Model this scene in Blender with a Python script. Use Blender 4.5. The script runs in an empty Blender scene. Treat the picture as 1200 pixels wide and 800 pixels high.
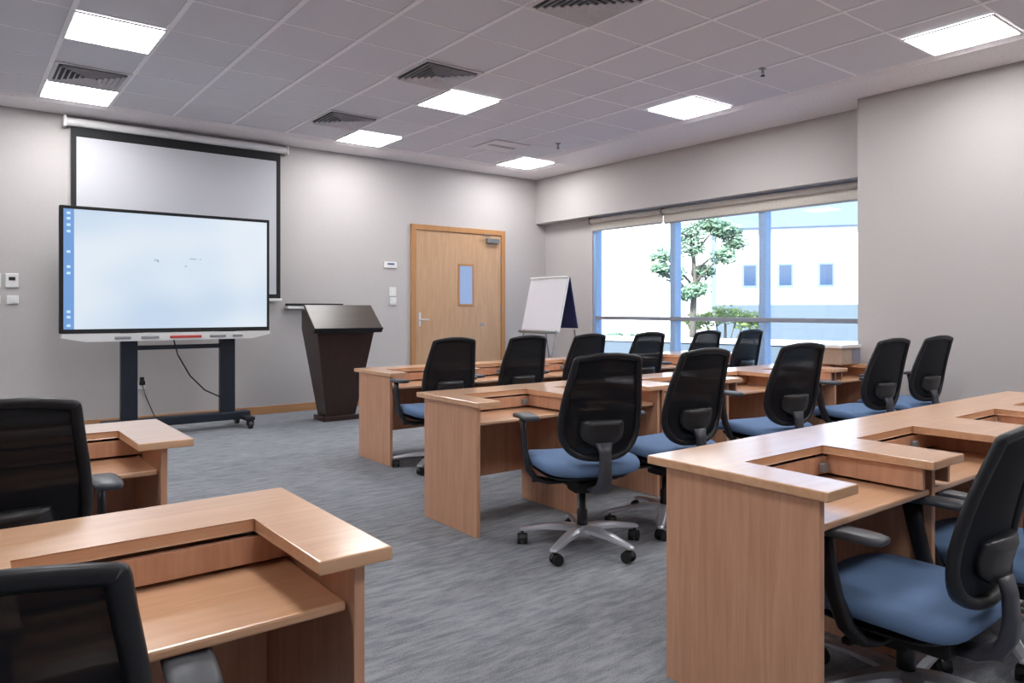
import bpy, bmesh, math, random
from mathutils import Vector, Matrix
PI = math.pi
random.seed(7)
COL = bpy.context.scene.collection
# ------------------------------------------------------------------ camera model (measured from the photo)
F, CY, YAW, CH = 856.45, 362.5, 0.655, 1.261
cc, ss = math.cos(YAW), math.sin(YAW)

def lin(r, g, b):
    f = lambda v: (v/255/12.92) if v/255 <= 0.04045 else ((v/255+0.055)/1.055)**2.4
    return (f(r), f(g), f(b), 1.0)

# ------------------------------------------------------------------ materials
def newmat(name):
    m = bpy.data.materials.new(name); m.use_nodes = True
    nt = m.node_tree; b = nt.nodes['Principled BSDF']
    return m, nt, b

def coords(nt, scale=(1, 1, 1), kind='Object'):
    tc = nt.nodes.new('ShaderNodeTexCoord'); mp = nt.nodes.new('ShaderNodeMapping')
    mp.inputs['Scale'].default_value = scale
    nt.links.new(tc.outputs[kind], mp.inputs['Vector'])
    return mp.outputs['Vector']

def plain(name, col, rough=0.5, metal=0.0, spec=0.5, nscale=40, bump=0.0, vary=0.06):
    m, nt, b = newmat(name)
    b.inputs['Roughness'].default_value = rough
    b.inputs['Metallic'].default_value = metal
    b.inputs['Specular IOR Level'].default_value = spec
    v = coords(nt)
    n = nt.nodes.new('ShaderNodeTexNoise'); n.inputs['Scale'].default_value = nscale; n.inputs['Detail'].default_value = 3
    nt.links.new(v, n.inputs['Vector'])
    r = nt.nodes.new('ShaderNodeValToRGB')
    c = col
    r.color_ramp.elements[0].position = 0.3; r.color_ramp.elements[1].position = 0.7
    r.color_ramp.elements[0].color = (c[0]*(1-vary), c[1]*(1-vary), c[2]*(1-vary), 1)
    r.color_ramp.elements[1].color = (min(1, c[0]*(1+vary)), min(1, c[1]*(1+vary)), min(1, c[2]*(1+vary)), 1)
    nt.links.new(n.outputs['Fac'], r.inputs['Fac']); nt.links.new(r.outputs['Color'], b.inputs['Base Color'])
    if bump:
        bp = nt.nodes.new('ShaderNodeBump'); bp.inputs['Strength'].default_value = bump; bp.inputs['Distance'].default_value = 0.002
        nt.links.new(n.outputs['Fac'], bp.inputs['Height']); nt.links.new(bp.outputs['Normal'], b.inputs['Normal'])
    return m

def wood(name, c1, c2, axis='z', rough=0.3, coat=0.0):
    m, nt, b = newmat(name)
    sc = {'z': (14, 14, 0.9), 'x': (0.9, 14, 14), 'y': (14, 0.9, 14)}[axis]
    v = coords(nt, sc)
    n = nt.nodes.new('ShaderNodeTexNoise'); n.inputs['Scale'].default_value = 2.2
    n.inputs['Detail'].default_value = 5; n.inputs['Roughness'].default_value = 0.6; n.inputs['Distortion'].default_value = 0.9
    nt.links.new(v, n.inputs['Vector'])
    n2 = nt.nodes.new('ShaderNodeTexNoise'); n2.inputs['Scale'].default_value = 14; n2.inputs['Detail'].default_value = 2
    nt.links.new(v, n2.inputs['Vector'])
    ad = nt.nodes.new('ShaderNodeMath'); ad.operation = 'MULTIPLY_ADD'; ad.inputs[1].default_value = 0.2
    nt.links.new(n2.outputs['Fac'], ad.inputs[0]); nt.links.new(n.outputs['Fac'], ad.inputs[2])
    r = nt.nodes.new('ShaderNodeValToRGB')
    r.color_ramp.elements[0].position = 0.36; r.color_ramp.elements[0].color = c1
    r.color_ramp.elements[1].position = 0.80; r.color_ramp.elements[1].color = c2
    nt.links.new(ad.outputs[0], r.inputs['Fac']); nt.links.new(r.outputs['Color'], b.inputs['Base Color'])
    b.inputs['Roughness'].default_value = rough
    b.inputs['Coat Weight'].default_value = coat; b.inputs['Coat Roughness'].default_value = 0.17
    return m

def emit(name, col, strength):
    m, nt, b = newmat(name)
    b.inputs['Base Color'].default_value = (0.03, 0.03, 0.03, 1); b.inputs['Roughness'].default_value = 0.4
    b.inputs['Emission Color'].default_value = col; b.inputs['Emission Strength'].default_value = strength
    return m

def mat_wall():
    m, nt, b = newmat('wall_vinyl')
    v = coords(nt, (60, 60, 9))
    n = nt.nodes.new('ShaderNodeTexNoise'); n.inputs['Scale'].default_value = 3; n.inputs['Detail'].default_value = 4
    nt.links.new(v, n.inputs['Vector'])
    r = nt.nodes.new('ShaderNodeValToRGB')
    r.color_ramp.elements[0].color = lin(186, 181, 180); r.color_ramp.elements[1].color = lin(197, 193, 193)
    nt.links.new(n.outputs['Fac'], r.inputs['Fac']); nt.links.new(r.outputs['Color'], b.inputs['Base Color'])
    bp = nt.nodes.new('ShaderNodeBump'); bp.inputs['Strength'].default_value = 0.12; bp.inputs['Distance'].default_value = 0.002
    nt.links.new(n.outputs['Fac'], bp.inputs['Height']); nt.links.new(bp.outputs['Normal'], b.inputs['Normal'])
    b.inputs['Roughness'].default_value = 0.65
    return m

def mat_carpet():
    m, nt, b = newmat('carpet')
    va = coords(nt, (2.2, 11, 1)); vb = coords(nt, (1, 1, 1))
    n1 = nt.nodes.new('ShaderNodeTexNoise'); n1.inputs['Scale'].default_value = 2.6; n1.inputs['Detail'].default_value = 6; n1.inputs['Roughness'].default_value = 0.7
    n2 = nt.nodes.new('ShaderNodeTexNoise'); n2.inputs['Scale'].default_value = 170; n2.inputs['Detail'].default_value = 2
    n3 = nt.nodes.new('ShaderNodeTexBrick'); n3.inputs['Scale'].default_value = 1.0
    n3.offset = 0.5; n3.inputs['Brick Width'].default_value = 1.0; n3.inputs['Row Height'].default_value = 0.25
    n3.inputs['Mortar Size'].default_value = 0.0; n3.inputs['Color1'].default_value = (0.44, 0.44, 0.44, 1); n3.inputs['Color2'].default_value = (0.56, 0.56, 0.56, 1)
    nt.links.new(va, n1.inputs['Vector']); nt.links.new(vb, n2.inputs['Vector']); nt.links.new(vb, n3.inputs['Vector'])
    a = nt.nodes.new('ShaderNodeMath'); a.operation = 'MULTIPLY_ADD'; a.inputs[1].default_value = 0.55
    nt.links.new(n2.outputs['Fac'], a.inputs[0]); nt.links.new(n1.outputs['Fac'], a.inputs[2])
    a2 = nt.nodes.new('ShaderNodeMath'); a2.operation = 'MULTIPLY_ADD'; a2.inputs[1].default_value = 0.5
    nt.links.new(n3.outputs['Color'], a2.inputs[0]); nt.links.new(a.outputs[0], a2.inputs[2])
    r = nt.nodes.new('ShaderNodeValToRGB')
    r.color_ramp.elements[0].position = 0.72; r.color_ramp.elements[0].color = lin(114, 117, 124)
    r.color_ramp.elements[1].position = 1.32 if False else 1.0; r.color_ramp.elements[1].color = lin(150, 153, 159)
    mm = nt.nodes.new('ShaderNodeMath'); mm.operation = 'SUBTRACT'; mm.inputs[1].default_value = 0.16
    nt.links.new(a2.outputs[0], mm.inputs[0])
    nt.links.new(mm.outputs[0], r.inputs['Fac']); nt.links.new(r.outputs['Color'], b.inputs['Base Color'])
    bp = nt.nodes.new('ShaderNodeBump'); bp.inputs['Strength'].default_value = 0.5; bp.inputs['Distance'].default_value = 0.004
    nt.links.new(n2.outputs['Fac'], bp.inputs['Height']); nt.links.new(bp.outputs['Normal'], b.inputs['Normal'])
    b.inputs['Roughness'].default_value = 0.95; b.inputs['Specular IOR Level'].default_value = 0.15
    return m

def mat_mesh_fabric():
    m, nt, b = newmat('chair_mesh')
    b.inputs['Base Color'].default_value = lin(20, 23, 30); b.inputs['Roughness'].default_value = 0.75
    b.inputs['Specular IOR Level'].default_value = 0.25
    v = coords(nt, (1, 1, 1))
    w = nt.nodes.new('ShaderNodeTexWave'); w.bands_direction = 'Z'; w.inputs['Scale'].default_value = 9
    nt.links.new(v, w.inputs['Vector'])
    mr = nt.nodes.new('ShaderNodeMapRange'); mr.inputs['To Min'].default_value = 0.98; mr.inputs['To Max'].default_value = 0.99
    nt.links.new(w.outputs['Fac'], mr.inputs['Value'])
    tr = nt.nodes.new('ShaderNodeBsdfTransparent'); mx = nt.nodes.new('ShaderNodeMixShader')
    nt.links.new(mr.outputs['Result'], mx.inputs['Fac'])
    nt.links.new(tr.outputs[0], mx.inputs[1]); nt.links.new(b.outputs[0], mx.inputs[2])
    nt.links.new(mx.outputs[0], nt.nodes['Material Output'].inputs['Surface'])
    return m

def mat_glass(name='glass', tint=(0.93, 0.97, 1.0, 1)):
    m, nt, b = newmat(name); nt.nodes.remove(b)
    tr = nt.nodes.new('ShaderNodeBsdfTransparent'); tr.inputs['Color'].default_value = tint
    gl = nt.nodes.new('ShaderNodeBsdfGlossy'); gl.inputs['Roughness'].default_value = 0.02
    lw = nt.nodes.new('ShaderNodeLayerWeight'); lw.inputs['Blend'].default_value = 0.5
    pw = nt.nodes.new('ShaderNodeMath'); pw.operation = 'POWER'; pw.inputs[1].default_value = 5
    fr = nt.nodes.new('ShaderNodeMath'); fr.operation = 'MULTIPLY_ADD'; fr.inputs[1].default_value = 0.5; fr.inputs[2].default_value = 0.025
    nt.links.new(lw.outputs['Facing'], pw.inputs[0]); nt.links.new(pw.outputs[0], fr.inputs[0])
    mx = nt.nodes.new('ShaderNodeMixShader')
    nt.links.new(fr.outputs[0], mx.inputs['Fac']); nt.links.new(tr.outputs[0], mx.inputs[1]); nt.links.new(gl.outputs[0], mx.inputs[2])
    nt.links.new(mx.outputs[0], nt.nodes['Material Output'].inputs['Surface'])
    return m

def mat_screen():
    # the board's lit picture: pale blue desktop wallpaper with soft clouds of tone
    m, nt, b = newmat('display_picture')
    v = coords(nt, (0.7, 1, 1.0))
    n = nt.nodes.new('ShaderNodeTexNoise'); n.inputs['Scale'].default_value = 1.2; n.inputs['Detail'].default_value = 1
    nt.links.new(v, n.inputs['Vector'])
    r = nt.nodes.new('ShaderNodeValToRGB')
    r.color_ramp.elements[0].position = 0.32; r.color_ramp.elements[0].color = lin(196, 216, 238)
    r.color_ramp.elements[1].position = 0.62; r.color_ramp.elements[1].color = lin(226, 236, 246)
    nt.links.new(n.outputs['Fac'], r.inputs['Fac']); nt.links.new(r.outputs['Color'], b.inputs['Emission Color'])
    b.inputs['Base Color'].default_value = (0.02, 0.02, 0.02, 1); b.inputs['Emission Strength'].default_value = SCREEN_E
    b.inputs['Roughness'].default_value = 0.3
    return m

EXPO = 0.22
SCREEN_E = 0.83
M = dict(
    wall=mat_wall(), carpet=mat_carpet(),
    ceiling=plain('ceiling_tile', lin(218, 216, 222), 0.8, nscale=300, bump=0.1, vary=0.03),
    grid=plain('ceiling_bar', lin(245, 242, 246), 0.6),
    border=plain('plaster_border', lin(238, 233, 235), 0.35),
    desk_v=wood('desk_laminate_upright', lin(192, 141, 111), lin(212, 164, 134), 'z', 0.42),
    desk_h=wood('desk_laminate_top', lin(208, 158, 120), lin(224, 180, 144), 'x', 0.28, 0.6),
    door=wood('door_veneer', lin(186, 147, 112), lin(203, 165, 130), 'z', 0.4),
    frame=wood('door_frame_wood', lin(172, 122, 78), lin(192, 142, 94), 'z', 0.4),
    base=wood('baseboard_wood', lin(178, 128, 84), lin(196, 148, 104), 'x', 0.4),
    black=plain('black_plastic', lin(24, 26, 32), 0.4),
    blackmatte=plain('black_matte', lin(18, 19, 22), 0.7),
    armpad=plain('armrest_plastic', lin(70, 74, 80), 0.42),
    spine=plain('graphite_plastic', lin(66, 68, 76), 0.35),
    lumbar=plain('lumbar_plastic', lin(40, 41, 44), 0.35),
    mesh=mat_mesh_fabric(),
    fabric=plain('blue_seat_fabric', lin(102, 129, 167), 0.8, nscale=400, bump=0.3, vary=0.12, spec=0.3),
    chrome=plain('polished_aluminium', lin(222, 224, 232), 0.28, 0.7, vary=0.02),
    steel=plain('brushed_steel', lin(150, 152, 156), 0.35, 0.9, vary=0.03),
    white=plain('white_plastic', lin(232, 232, 232), 0.4, vary=0.01),
    grey=plain('grey_plastic', lin(140, 142, 146), 0.45),
    red=plain('red_plastic', lin(200, 70, 62), 0.4),
    screenwhite=plain('screen_fabric', lin(200, 201, 208), 0.8, vary=0.01, nscale=3),
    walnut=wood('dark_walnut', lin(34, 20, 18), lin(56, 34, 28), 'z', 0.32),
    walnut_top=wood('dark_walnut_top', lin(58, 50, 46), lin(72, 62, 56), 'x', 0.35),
    stand=plain('stand_metal', lin(34, 42, 54), 0.4, 0.3),
    navy=plain('navy_board', lin(30, 34, 84), 0.6),
    paper=plain('white_paper', lin(226, 224, 230), 0.7, vary=0.02),
    alu=plain('window_aluminium', lin(158, 188, 226), 0.35, 0.0),
    alu_dark=plain('transom_aluminium', lin(150, 154, 166), 0.35, 0.1),
    blind=plain('blind_fabric', lin(206, 200, 192), 0.8),
    glass=mat_glass(),
    lamp=emit('lamp_diffuser', (1, 0.99, 0.985, 1), 24.0),
    picture=mat_screen(),
    bar=emit('display_sidebar', lin(104, 150, 208), 0.9),
    icon=emit('display_icon', lin(190, 220, 248), 0.95),
    mark=emit('display_mark', lin(150, 170, 195), 0.9),
    vision_glow=emit('glowing_vision_glass', lin(150, 176, 222), 0.75),  # door pane is no lamp; its brightness is put in as emission
    lcd=plain('lcd_display', lin(92, 112, 140), 0.2),
    vent_in=plain('vent_shadow', lin(84, 82, 86), 0.8),
    vent=plain('vent_metal', lin(222, 218, 222), 0.5),
    carton=plain('beige_carton', lin(176, 156, 140), 0.7),
    cartonside=plain('grey_carton_side', lin(128, 132, 148), 0.7),
    render=plain('white_render', lin(236, 238, 240), 0.8, vary=0.02),
    roofband=plain('blue_grey_cladding', lin(96, 112, 140), 0.6),
    plinth=plain('grey_plinth', lin(82, 96, 108), 0.7),
    ground=plain('pale_paving', lin(170, 176, 180), 0.9, nscale=4),
    winglass=plain('dark_window_glass', lin(52, 72, 100), 0.1),
    bark=plain('tree_bark', lin(96, 92, 84), 0.9, nscale=20, vary=0.2),
    leaf=plain('tree_leaves', lin(120, 150, 124), 0.6, nscale=3, vary=0.35),
    leaf2=plain('shrub_leaves', lin(130, 150, 90), 0.6, nscale=3, vary=0.35),
    window_reveal=plain('reveal_paint', lin(205, 208, 218), 0.6),
)

# ------------------------------------------------------------------ mesh helpers
def box(bm, x0, x1, y0, y1, z0, z1, bev=0.0, mat=None):
    vs = [bm.verts.new((x, y, z)) for x in (x0, x1) for y in (y0, y1) for z in (z0, z1)]
    q = [(0, 1, 3, 2), (4, 6, 7, 5), (0, 4, 5, 1), (2, 3, 7, 6), (0, 2, 6, 4), (1, 5, 7, 3)]
    fs = [bm.faces.new([vs[i] for i in f]) for f in q]
    if bev:
        es = list({e for f in fs for e in f.edges})
        r = bmesh.ops.bevel(bm, geom=es, offset=bev, segments=2, profile=0.5, affect='EDGES')
        vs = list({v for f in r['faces'] for v in f.verts} | {v for v in vs if v.is_valid})
    if mat is not None:
        for v in vs:
            v.co = mat @ v.co
    return vs

def prism(bm, pts, z0, z1, bev=0.0, axis='z'):
    """extrude a closed outline; pts in the two other axes"""
    def P(a, b, c):
        return {'z': (a, b, c), 'y': (a, c, b), 'x': (c, a, b)}[axis]
    lo = [bm.verts.new(P(a, b, z0)) for a, b in pts]; hi = [bm.verts.new(P(a, b, z1)) for a, b in pts]
    n = len(pts)
    fs = [bm.faces.new(lo[::-1]), bm.faces.new(hi)]
    for i in range(n):
        j = (i+1) % n
        fs.append(bm.faces.new((lo[i], lo[j], hi[j], hi[i])))
    if bev:
        es = [e for e in fs[1].edges] + [e for e in fs[0].edges]
        bmesh.ops.bevel(bm, geom=es, offset=bev, segments=2, profile=0.5, affect='EDGES')

def tube(bm, pts, r, seg=10, flat=1.0):
    """tube through a point list, r a number or list; flat squashes it sideways"""
    pts = [Vector(p) for p in pts]; n = len(pts)
    rs = r if isinstance(r, (list, tuple)) else [r]*n
    rings = []; up = Vector((0, 0, 1))
    for i, p in enumerate(pts):
        t = (pts[min(i+1, n-1)]-pts[max(i-1, 0)]).normalized()
        a = up if abs(t.dot(up)) < 0.95 else Vector((0, 1, 0))
        s = t.cross(a).normalized(); u = s.cross(t).normalized()
        rings.append([bm.verts.new(p + s*math.cos(2*PI*k/seg)*rs[i]*flat + u*math.sin(2*PI*k/seg)*rs[i]) for k in range(seg)])
    for i in range(n-1):
        for k in range(seg):
            bm.faces.new((rings[i][k], rings[i][(k+1) % seg], rings[i+1][(k+1) % seg], rings[i+1][k]))
    bm.faces.new(rings[0][::-1]); bm.faces.new(rings[-1])

def lathe(bm, prof, cx=0, cy=0, seg=20):
    rings = []
    for r, z in prof:
        rings.append([bm.verts.new((cx+r*math.cos(2*PI*k/seg), cy+r*math.sin(2*PI*k/seg), z)) for k in range(seg)])
    for i in range(len(prof)-1):
        for k in range(seg):
            bm.faces.new((rings[i][k], rings[i][(k+1) % seg], rings[i+1][(k+1) % seg], rings[i+1][k]))
    bm.faces.new(rings[0][::-1]); bm.faces.new(rings[-1])

def obj(name, bm, mat, parent=None, smooth=False, loc=None):
    bmesh.ops.recalc_face_normals(bm, faces=bm.faces[:])
    me = bpy.data.meshes.new(name); bm.to_mesh(me); bm.free()
    if smooth:
        for p in me.polygons: p.use_smooth = True
    o = bpy.data.objects.new(name, me); me.materials.append(M[mat]); COL.objects.link(o)
    if parent: o.parent = parent
    if loc: o.location = loc
    return o

def thing(name, label, cat, loc=(0, 0, 0), rz=0, group=None):
    o = bpy.data.objects.new(name, None); COL.objects.link(o); o.empty_display_size = 0.1
    o.location = loc; o.rotation_euler = (0, 0, rz); o['label'] = label; o['category'] = cat
    if group: o['group'] = group
    return o

def tag(o, label, cat, group=None, kind=None):
    o['label'] = label; o['category'] = cat
    if group: o['group'] = group
    if kind: o['kind'] = kind
    return o

def struct(name, bm, mat, label=None, parent=None):
    o = obj(name, bm, mat, parent)
    if parent is None: o['kind'] = 'structure'
    if label: o['label'] = label; o['category'] = name.split('_')[0]
    return o

def copy_tree(o, parent=None):
    c = o.copy(); COL.objects.link(c); c.parent = parent
    for ch in list(o.children): copy_tree(ch, c)
    return c

B = bmesh.new
CEIL = 3.305
# ================================================================== THE ROOM
WY, XL, YB = 8.82, -3.4, -2.2
XP, YP = 6.90, 3.54          # pillar wall face and its corner
XB, XR = 7.24, 7.435         # bulkhead face, recessed window wall
b = B(); box(b, XL-.1, 7.75, YB-.1, WY+.1, -0.12, 0.0); struct('floor', b, 'carpet', 'grey mottled carpet tile floor of the classroom')
b = B(); box(b, XL-.1, 7.75, YB-.1, WY+.1, CEIL, CEIL+.12); struct('ceiling', b, 'ceiling', 'grey square tile suspended ceiling')
b = B(); box(b, XL-.1, 7.75, WY, WY+.12, 0, CEIL); struct('wall_front', b, 'wall', 'plain beige grey wall behind the screens and the door')
b = B(); box(b, XL-.12, XL, YB, WY, 0, CEIL); struct('wall_left', b, 'wall', 'plain left side wall outside the view')
b = B(); box(b, XL-.1, 7.75, YB-.12, YB, 0, CEIL); struct('wall_back', b, 'wall', 'plain back wall outside the view')
W0, W1, WZ0, WZ1 = 3.58, 7.75, 0.50, 2.595
b = B()
box(b, XP, 7.62, YB, YP, 0, CEIL)                 # projecting part at the right
box(b, XR, 7.62, W1, WY, 0, WZ1)                  # beside the window
box(b, XR, 7.62, YP, W1, 0, WZ0)                  # below the window
box(b, XB, 7.62, YP, WY, WZ1, CEIL)               # bulkhead above the window
struct('wall_right', b, 'wall', 'right wall with deep bulkhead over the window and projecting pier')
# lowered plaster border of the ceiling (jogs outwards in the far corner)
def border_ring(c):
    return [(XL, 8.30+c), (6.70+c, 8.30+c), (6.70+c, 7.62-c), (6.27+c, 7.62-c), (6.27+c, YB), (XP-.012, YB), (XP-.012, YP+.012), (XB-.012, YP+.012), (XB-.012, WY-.012), (XL, WY-.012)]
b = B()
hi_ = [b.verts.new((x, y, CEIL-.0005)) for x, y in border_ring(0)]; lo_ = [b.verts.new((x, y, CEIL-.030)) for x, y in border_ring(.06)]
b.faces.new(lo_[::-1]); b.faces.new(hi_)
for i in range(10): b.faces.new((lo_[i], lo_[(i+1) % 10], hi_[(i+1) % 10], hi_[i]))
struct('trim_1', b, 'border', 'smooth pale plaster border around the tiled ceiling')
# ceiling grid
RP = 0.632
cols = [0.66+0.6*k for k in range(-6, 9)]
rows = [8.284-RP*k for k in range(0, 17)]
b = B()
for x in cols: box(b, x-.018, x+.018, YB, 8.30, CEIL-.006, CEIL-.0005)
for y in rows: box(b, XL, 6.27, y-.010, y+.010, CEIL-.003, CEIL-.0005)
box(b, 6.27, 6.70, 7.645, 7.659, CEIL-.005, CEIL-.0005); box(b, 6.035, 6.071, 7.65, 8.3, CEIL-.006, CEIL-.0005)
struct('trim_2', b, 'grid', 'pale bars between the ceiling tiles')
b = B(); box(b, XL, 4.995, WY-.015, WY, 0, 0.095, .003); box(b, 6.645, XR, WY-.015, WY, 0, .095, .003)
struct('baseboard_front', b, 'base', 'light wooden skirting board along the front wall')
b = B(); box(b, XP-.015, XP, YB, YP, 0, .095, .003); struct('baseboard_right', b, 'base', 'light wooden skirting board along the projecting wall')

# ------------------------------------------------------------------ window
wx0, wx1 = 7.45, 7.57
b = B()
box(b, wx0, wx1, W1-.06, W1, WZ0, WZ1, .004); box(b, wx0, wx1, YP, YP+.05, WZ0, WZ1, .004)
box(b, wx0+.01, wx1-.01, YP, W1, WZ0, WZ0+.06, .004); box(b, wx0+.01, wx1-.01, YP, W1, WZ1-.05, WZ1, .004)
win = struct('window_1', b, 'alu', 'wide three part aluminium window looking out on a white building and a tree')
b = B(); box(b, wx0-.012, wx1, 6.225, 6.305, WZ0, WZ1, .004); obj('mullion', b, 'alu', win)
b = B(); box(b, wx0-.012, wx1, 4.905, 4.985, WZ0, WZ1, .004); obj('mullion', b, 'alu', win)
b = B(); box(b, wx0-.02, wx1-.02, YP+.05, W1-.06, 1.115, 1.165, .004); obj('transom', b, 'alu_dark', win)
for y0, y1 in ((YP+.05, 4.905), (4.985, 6.225), (6.305, W1-.06)):
    for z0, z1 in ((WZ0+.06, 1.115), (1.165, WZ1-.05)):
        b = B(); box(b, 7.515, 7.521, y0, y1, z0, z1); obj('pane', b, 'glass', win)
b = B(); box(b, 7.40, 7.52, YP, W1, WZ0-.03, WZ0, .004); obj('window_sill', b, 'window_reveal', win)

def blind(y0, y1, zb, label):
    t = thing('roller_blind', label, 'blind', (7.40, (y0+y1)/2, zb), 0, 'rolled up blinds over the window')
    h = (y1-y0)/2
    b = B(); tube(b, [(0, -h+.02, 2.545-zb), (0, h-.02, 2.545-zb)], .036, 16); obj('roller', b, 'blind', t, True)
    b = B(); box(b, .024, .028, -h+.001, h-.001, .02, 2.54-zb); obj('blind_fabric', b, 'blind', t)
    b = B(); box(b, .016, .034, -h+.02, h-.02, 0, .024, .004); obj('bottom_rail', b, 'grey', t)
    for y in (-h, h-.012):
        b = B(); box(b, -.04, .04, y, y+.012, 2.50-zb, 2.594-zb, .003); obj('bracket', b, 'grey', t)
    return t
blind(6.405, 7.76, 2.39, 'beige roller blind rolled up over the narrow left window pane by the corner')
blind(3.62, 6.40, 2.38, 'long beige roller blind rolled up over the middle and right window panes')

# ------------------------------------------------------------------ door
dx0, dx1, dzt = 5.01, 6.625, 2.44
b = B()
box(b, dx0, dx0+.075, WY-.035, WY, 0, dzt, .004); box(b, dx1-.075, dx1, WY-.035, WY, 0, dzt, .004); box(b, dx0, dx1, WY-.0355, WY-.0005, dzt-.075, dzt, .004)
dr = struct('door_1', b, 'frame', 'wide light wood door with narrow vision panel beside the flip chart')
b = B(); box(b, dx0+.078, dx1-.078, WY-.018, WY-.001, .006, dzt-.078, .002); leaf = obj('door_leaf', b, 'door', dr)
b = B()
gx0, gx1, gz0, gz1 = 5.80, 6.04, 1.33, 1.90
for a in ((gx0-.02, gx0+.012, gz0-.02, gz1+.02), (gx1-.012, gx1+.02, gz0-.02, gz1+.02), (gx0, gx1, gz0-.02, gz0+.012), (gx0, gx1, gz1-.012, gz1+.02)):
    box(b, a[0], a[1], WY-.026, WY-.016, a[2], a[3], .002)
obj('vision_frame', b, 'frame', leaf)
b = B(); box(b, gx0+.012, gx1-.012, WY-.021, WY-.0185, gz0+.012, gz1-.012); obj('vision_glass', b, 'vision_glow', leaf)
b = B(); box(b, 5.13, 5.165, WY-.026, WY-.0185, 1.03, 1.22, .003); tube(b, [(5.147, WY-.026, 1.12), (5.147, WY-.065, 1.12), (5.16, WY-.07, 1.12), (5.27, WY-.07, 1.12)], .010); obj('door_handle', b, 'chrome', leaf)
b = B(); box(b, 6.17, 6.24, WY-.024, WY-.0185, 1.02, 1.06, .002); obj('lock_plate', b, 'steel', leaf)
b = B(); box(b, 6.27, 6.49, WY-.075, WY-.0185, 2.24, 2.31, .006); tube(b, [(6.33, WY-.05, 2.31), (6.33, WY-.05, 2.33), (6.12, WY-.09, 2.345), (6.32, WY-.05, 2.372)], .007); obj('door_closer', b, 'steel', leaf)
for z in (.25, 1.25, 2.02):
    b = B(); tube(b, [(dx1-.078, WY-.022, z-.05), (dx1-.078, WY-.022, z+.05)], .008); obj('hinge', b, 'steel', leaf)

# ------------------------------------------------------------------ ceiling fixtures
def lamp(x0, y0, label, w=0.60, d=0.625):
    t = thing('ceiling_light', label, 'ceiling light', (x0+w/2, y0+d/2, CEIL), 0, 'square ceiling light panels')
    W_, D_ = w/2, d/2
    b = B()
    for a in ((-W_, W_, -D_, -D_+.018), (-W_, W_, D_-.018, D_), (-W_, -W_+.018, -D_+.018, D_-.018), (W_-.018, W_, -D_+.018, D_-.018)):
        box(b, a[0], a[1], a[2], a[3], -.016, -.0065, .002)
    obj('lamp_frame', b, 'white', t)
    b = B(); box(b, -W_+.019, W_-.019, -D_+.019, D_-.019, -.013, -.0065); obj('diffuser', b, 'lamp', t)
R = lambda k: 8.284-RP*(k+1)+.0035
lamp(.66, R(3), 'bright square light panel, the larger one above left, nearest of the pair over the screen')
lamp(.66, R(0), 'bright square light panel against the wall border directly above the projector screen')
lamp(3.665, R(3)-.04, 'bright square light panel in the middle of the ceiling in front of the dark diffuser')
lamp(3.665, R(0), 'bright square light panel by the front wall border left of the door')
lamp(5.635, R(5)-.03, 'bright square light panel above the window, beside the right border')
lamp(5.70, R(9), 'bright square light panel at the upper right above the projecting wall', w=.56)
lamp(6.06, R(0), 'bright square light panel in the far corner above the flip chart')
for x, y, l in ((.66, R(9), 'left aisle'), (3.66, R(9), 'middle of the room'), (.66, R(13), 'left rear'), (3.66, R(13), 'rear middle'),  # unseen panels continuing the ceiling grid, added to light the room
                (5.70, R(13), 'rear right'), (-2.34, R(3), 'left front'), (-2.34, R(9), 'left middle'), (-2.34, R(0), 'left front corner')):
    lamp(x, y, 'unseen square light panel added over the %s of the room for illumination' % l)

def diffuser(x0, y0, label, w=.575, d=.60):
    t = thing('air_diffuser', label, 'air diffuser', (x0+w/2, y0+d/2, CEIL), 0, 'square ceiling air diffusers')
    W_, D_ = w/2, d/2
    def ring(bm, a, c, z0, z1, th):      # square louvre ring flaring downwards
        o1 = [(-a*W_, -a*D_), (a*W_, -a*D_), (a*W_, a*D_), (-a*W_, a*D_)]
        o2 = [(-c*W_, -c*D_), (c*W_, -c*D_), (c*W_, c*D_), (-c*W_, c*D_)]
        A = [bm.verts.new((x, y, z0)) for x, y in o1]; C_ = [bm.verts.new((x, y, z1)) for x, y in o2]
        A2 = [bm.verts.new((x*(1-th), y*(1-th), z0)) for x, y in o1]; C2 = [bm.verts.new((x*(1-th), y*(1-th), z1)) for x, y in o2]
        for i in range(4):
            j = (i+1) % 4
            bm.faces.new((A[i], A[j], C_[j], C_[i])); bm.faces.new((A2[i], C2[i], C2[j], A2[j]))
            bm.faces.new((A[i], A2[i], A2[j], A[j])); bm.faces.new((C_[i], C_[j], C2[j], C2[i]))
    b = B(); box(b, -W_*.93, W_*.93, -D_*.93, D_*.93, -.008, -.0065); obj('backing', b, 'vent_in', t)
    b = B(); ring(b, 1.0, 1.0, -.0065, -.014, .1); obj('vent_frame', b, 'vent', t)
    for k in range(6):
        a = .86-.14*k
        b = B(); ring(b, a, a-.07 if a > .1 else a*.5, -.036, -.010, .012); obj('louvre', b, 'vent', t)
    return t
diffuser(.68, R(1)+.01, 'slatted square air diffuser between the two light panels above the screen')
diffuser(3.07, R(4)+.01, 'dark slatted air diffuser beside the middle light panel')
diffuser(3.07, R(1)+.01, 'small looking dark slatted air diffuser close to the front wall')
diffuser(3.07, R(7)+.01, 'large dark slatted air diffuser cut by the top edge of the photo')
t = thing('access_hatch', 'faint closed square hatch in the ceiling near the far corner light', 'ceiling hatch', (5.45, R(1)+.3, CEIL))
b = B(); box(b, -.26, .26, -.26, .26, -.014, -.0065, .003); obj('hatch_panel', b, 'vent', t)
b = B(); box(b, -.20, .20, -.004, .004, -.0175, -.0145); box(b, -.2, .2, -.05, -.042, -.0175, -.0145); obj('hatch_slot', b, 'vent_in', t)
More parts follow.
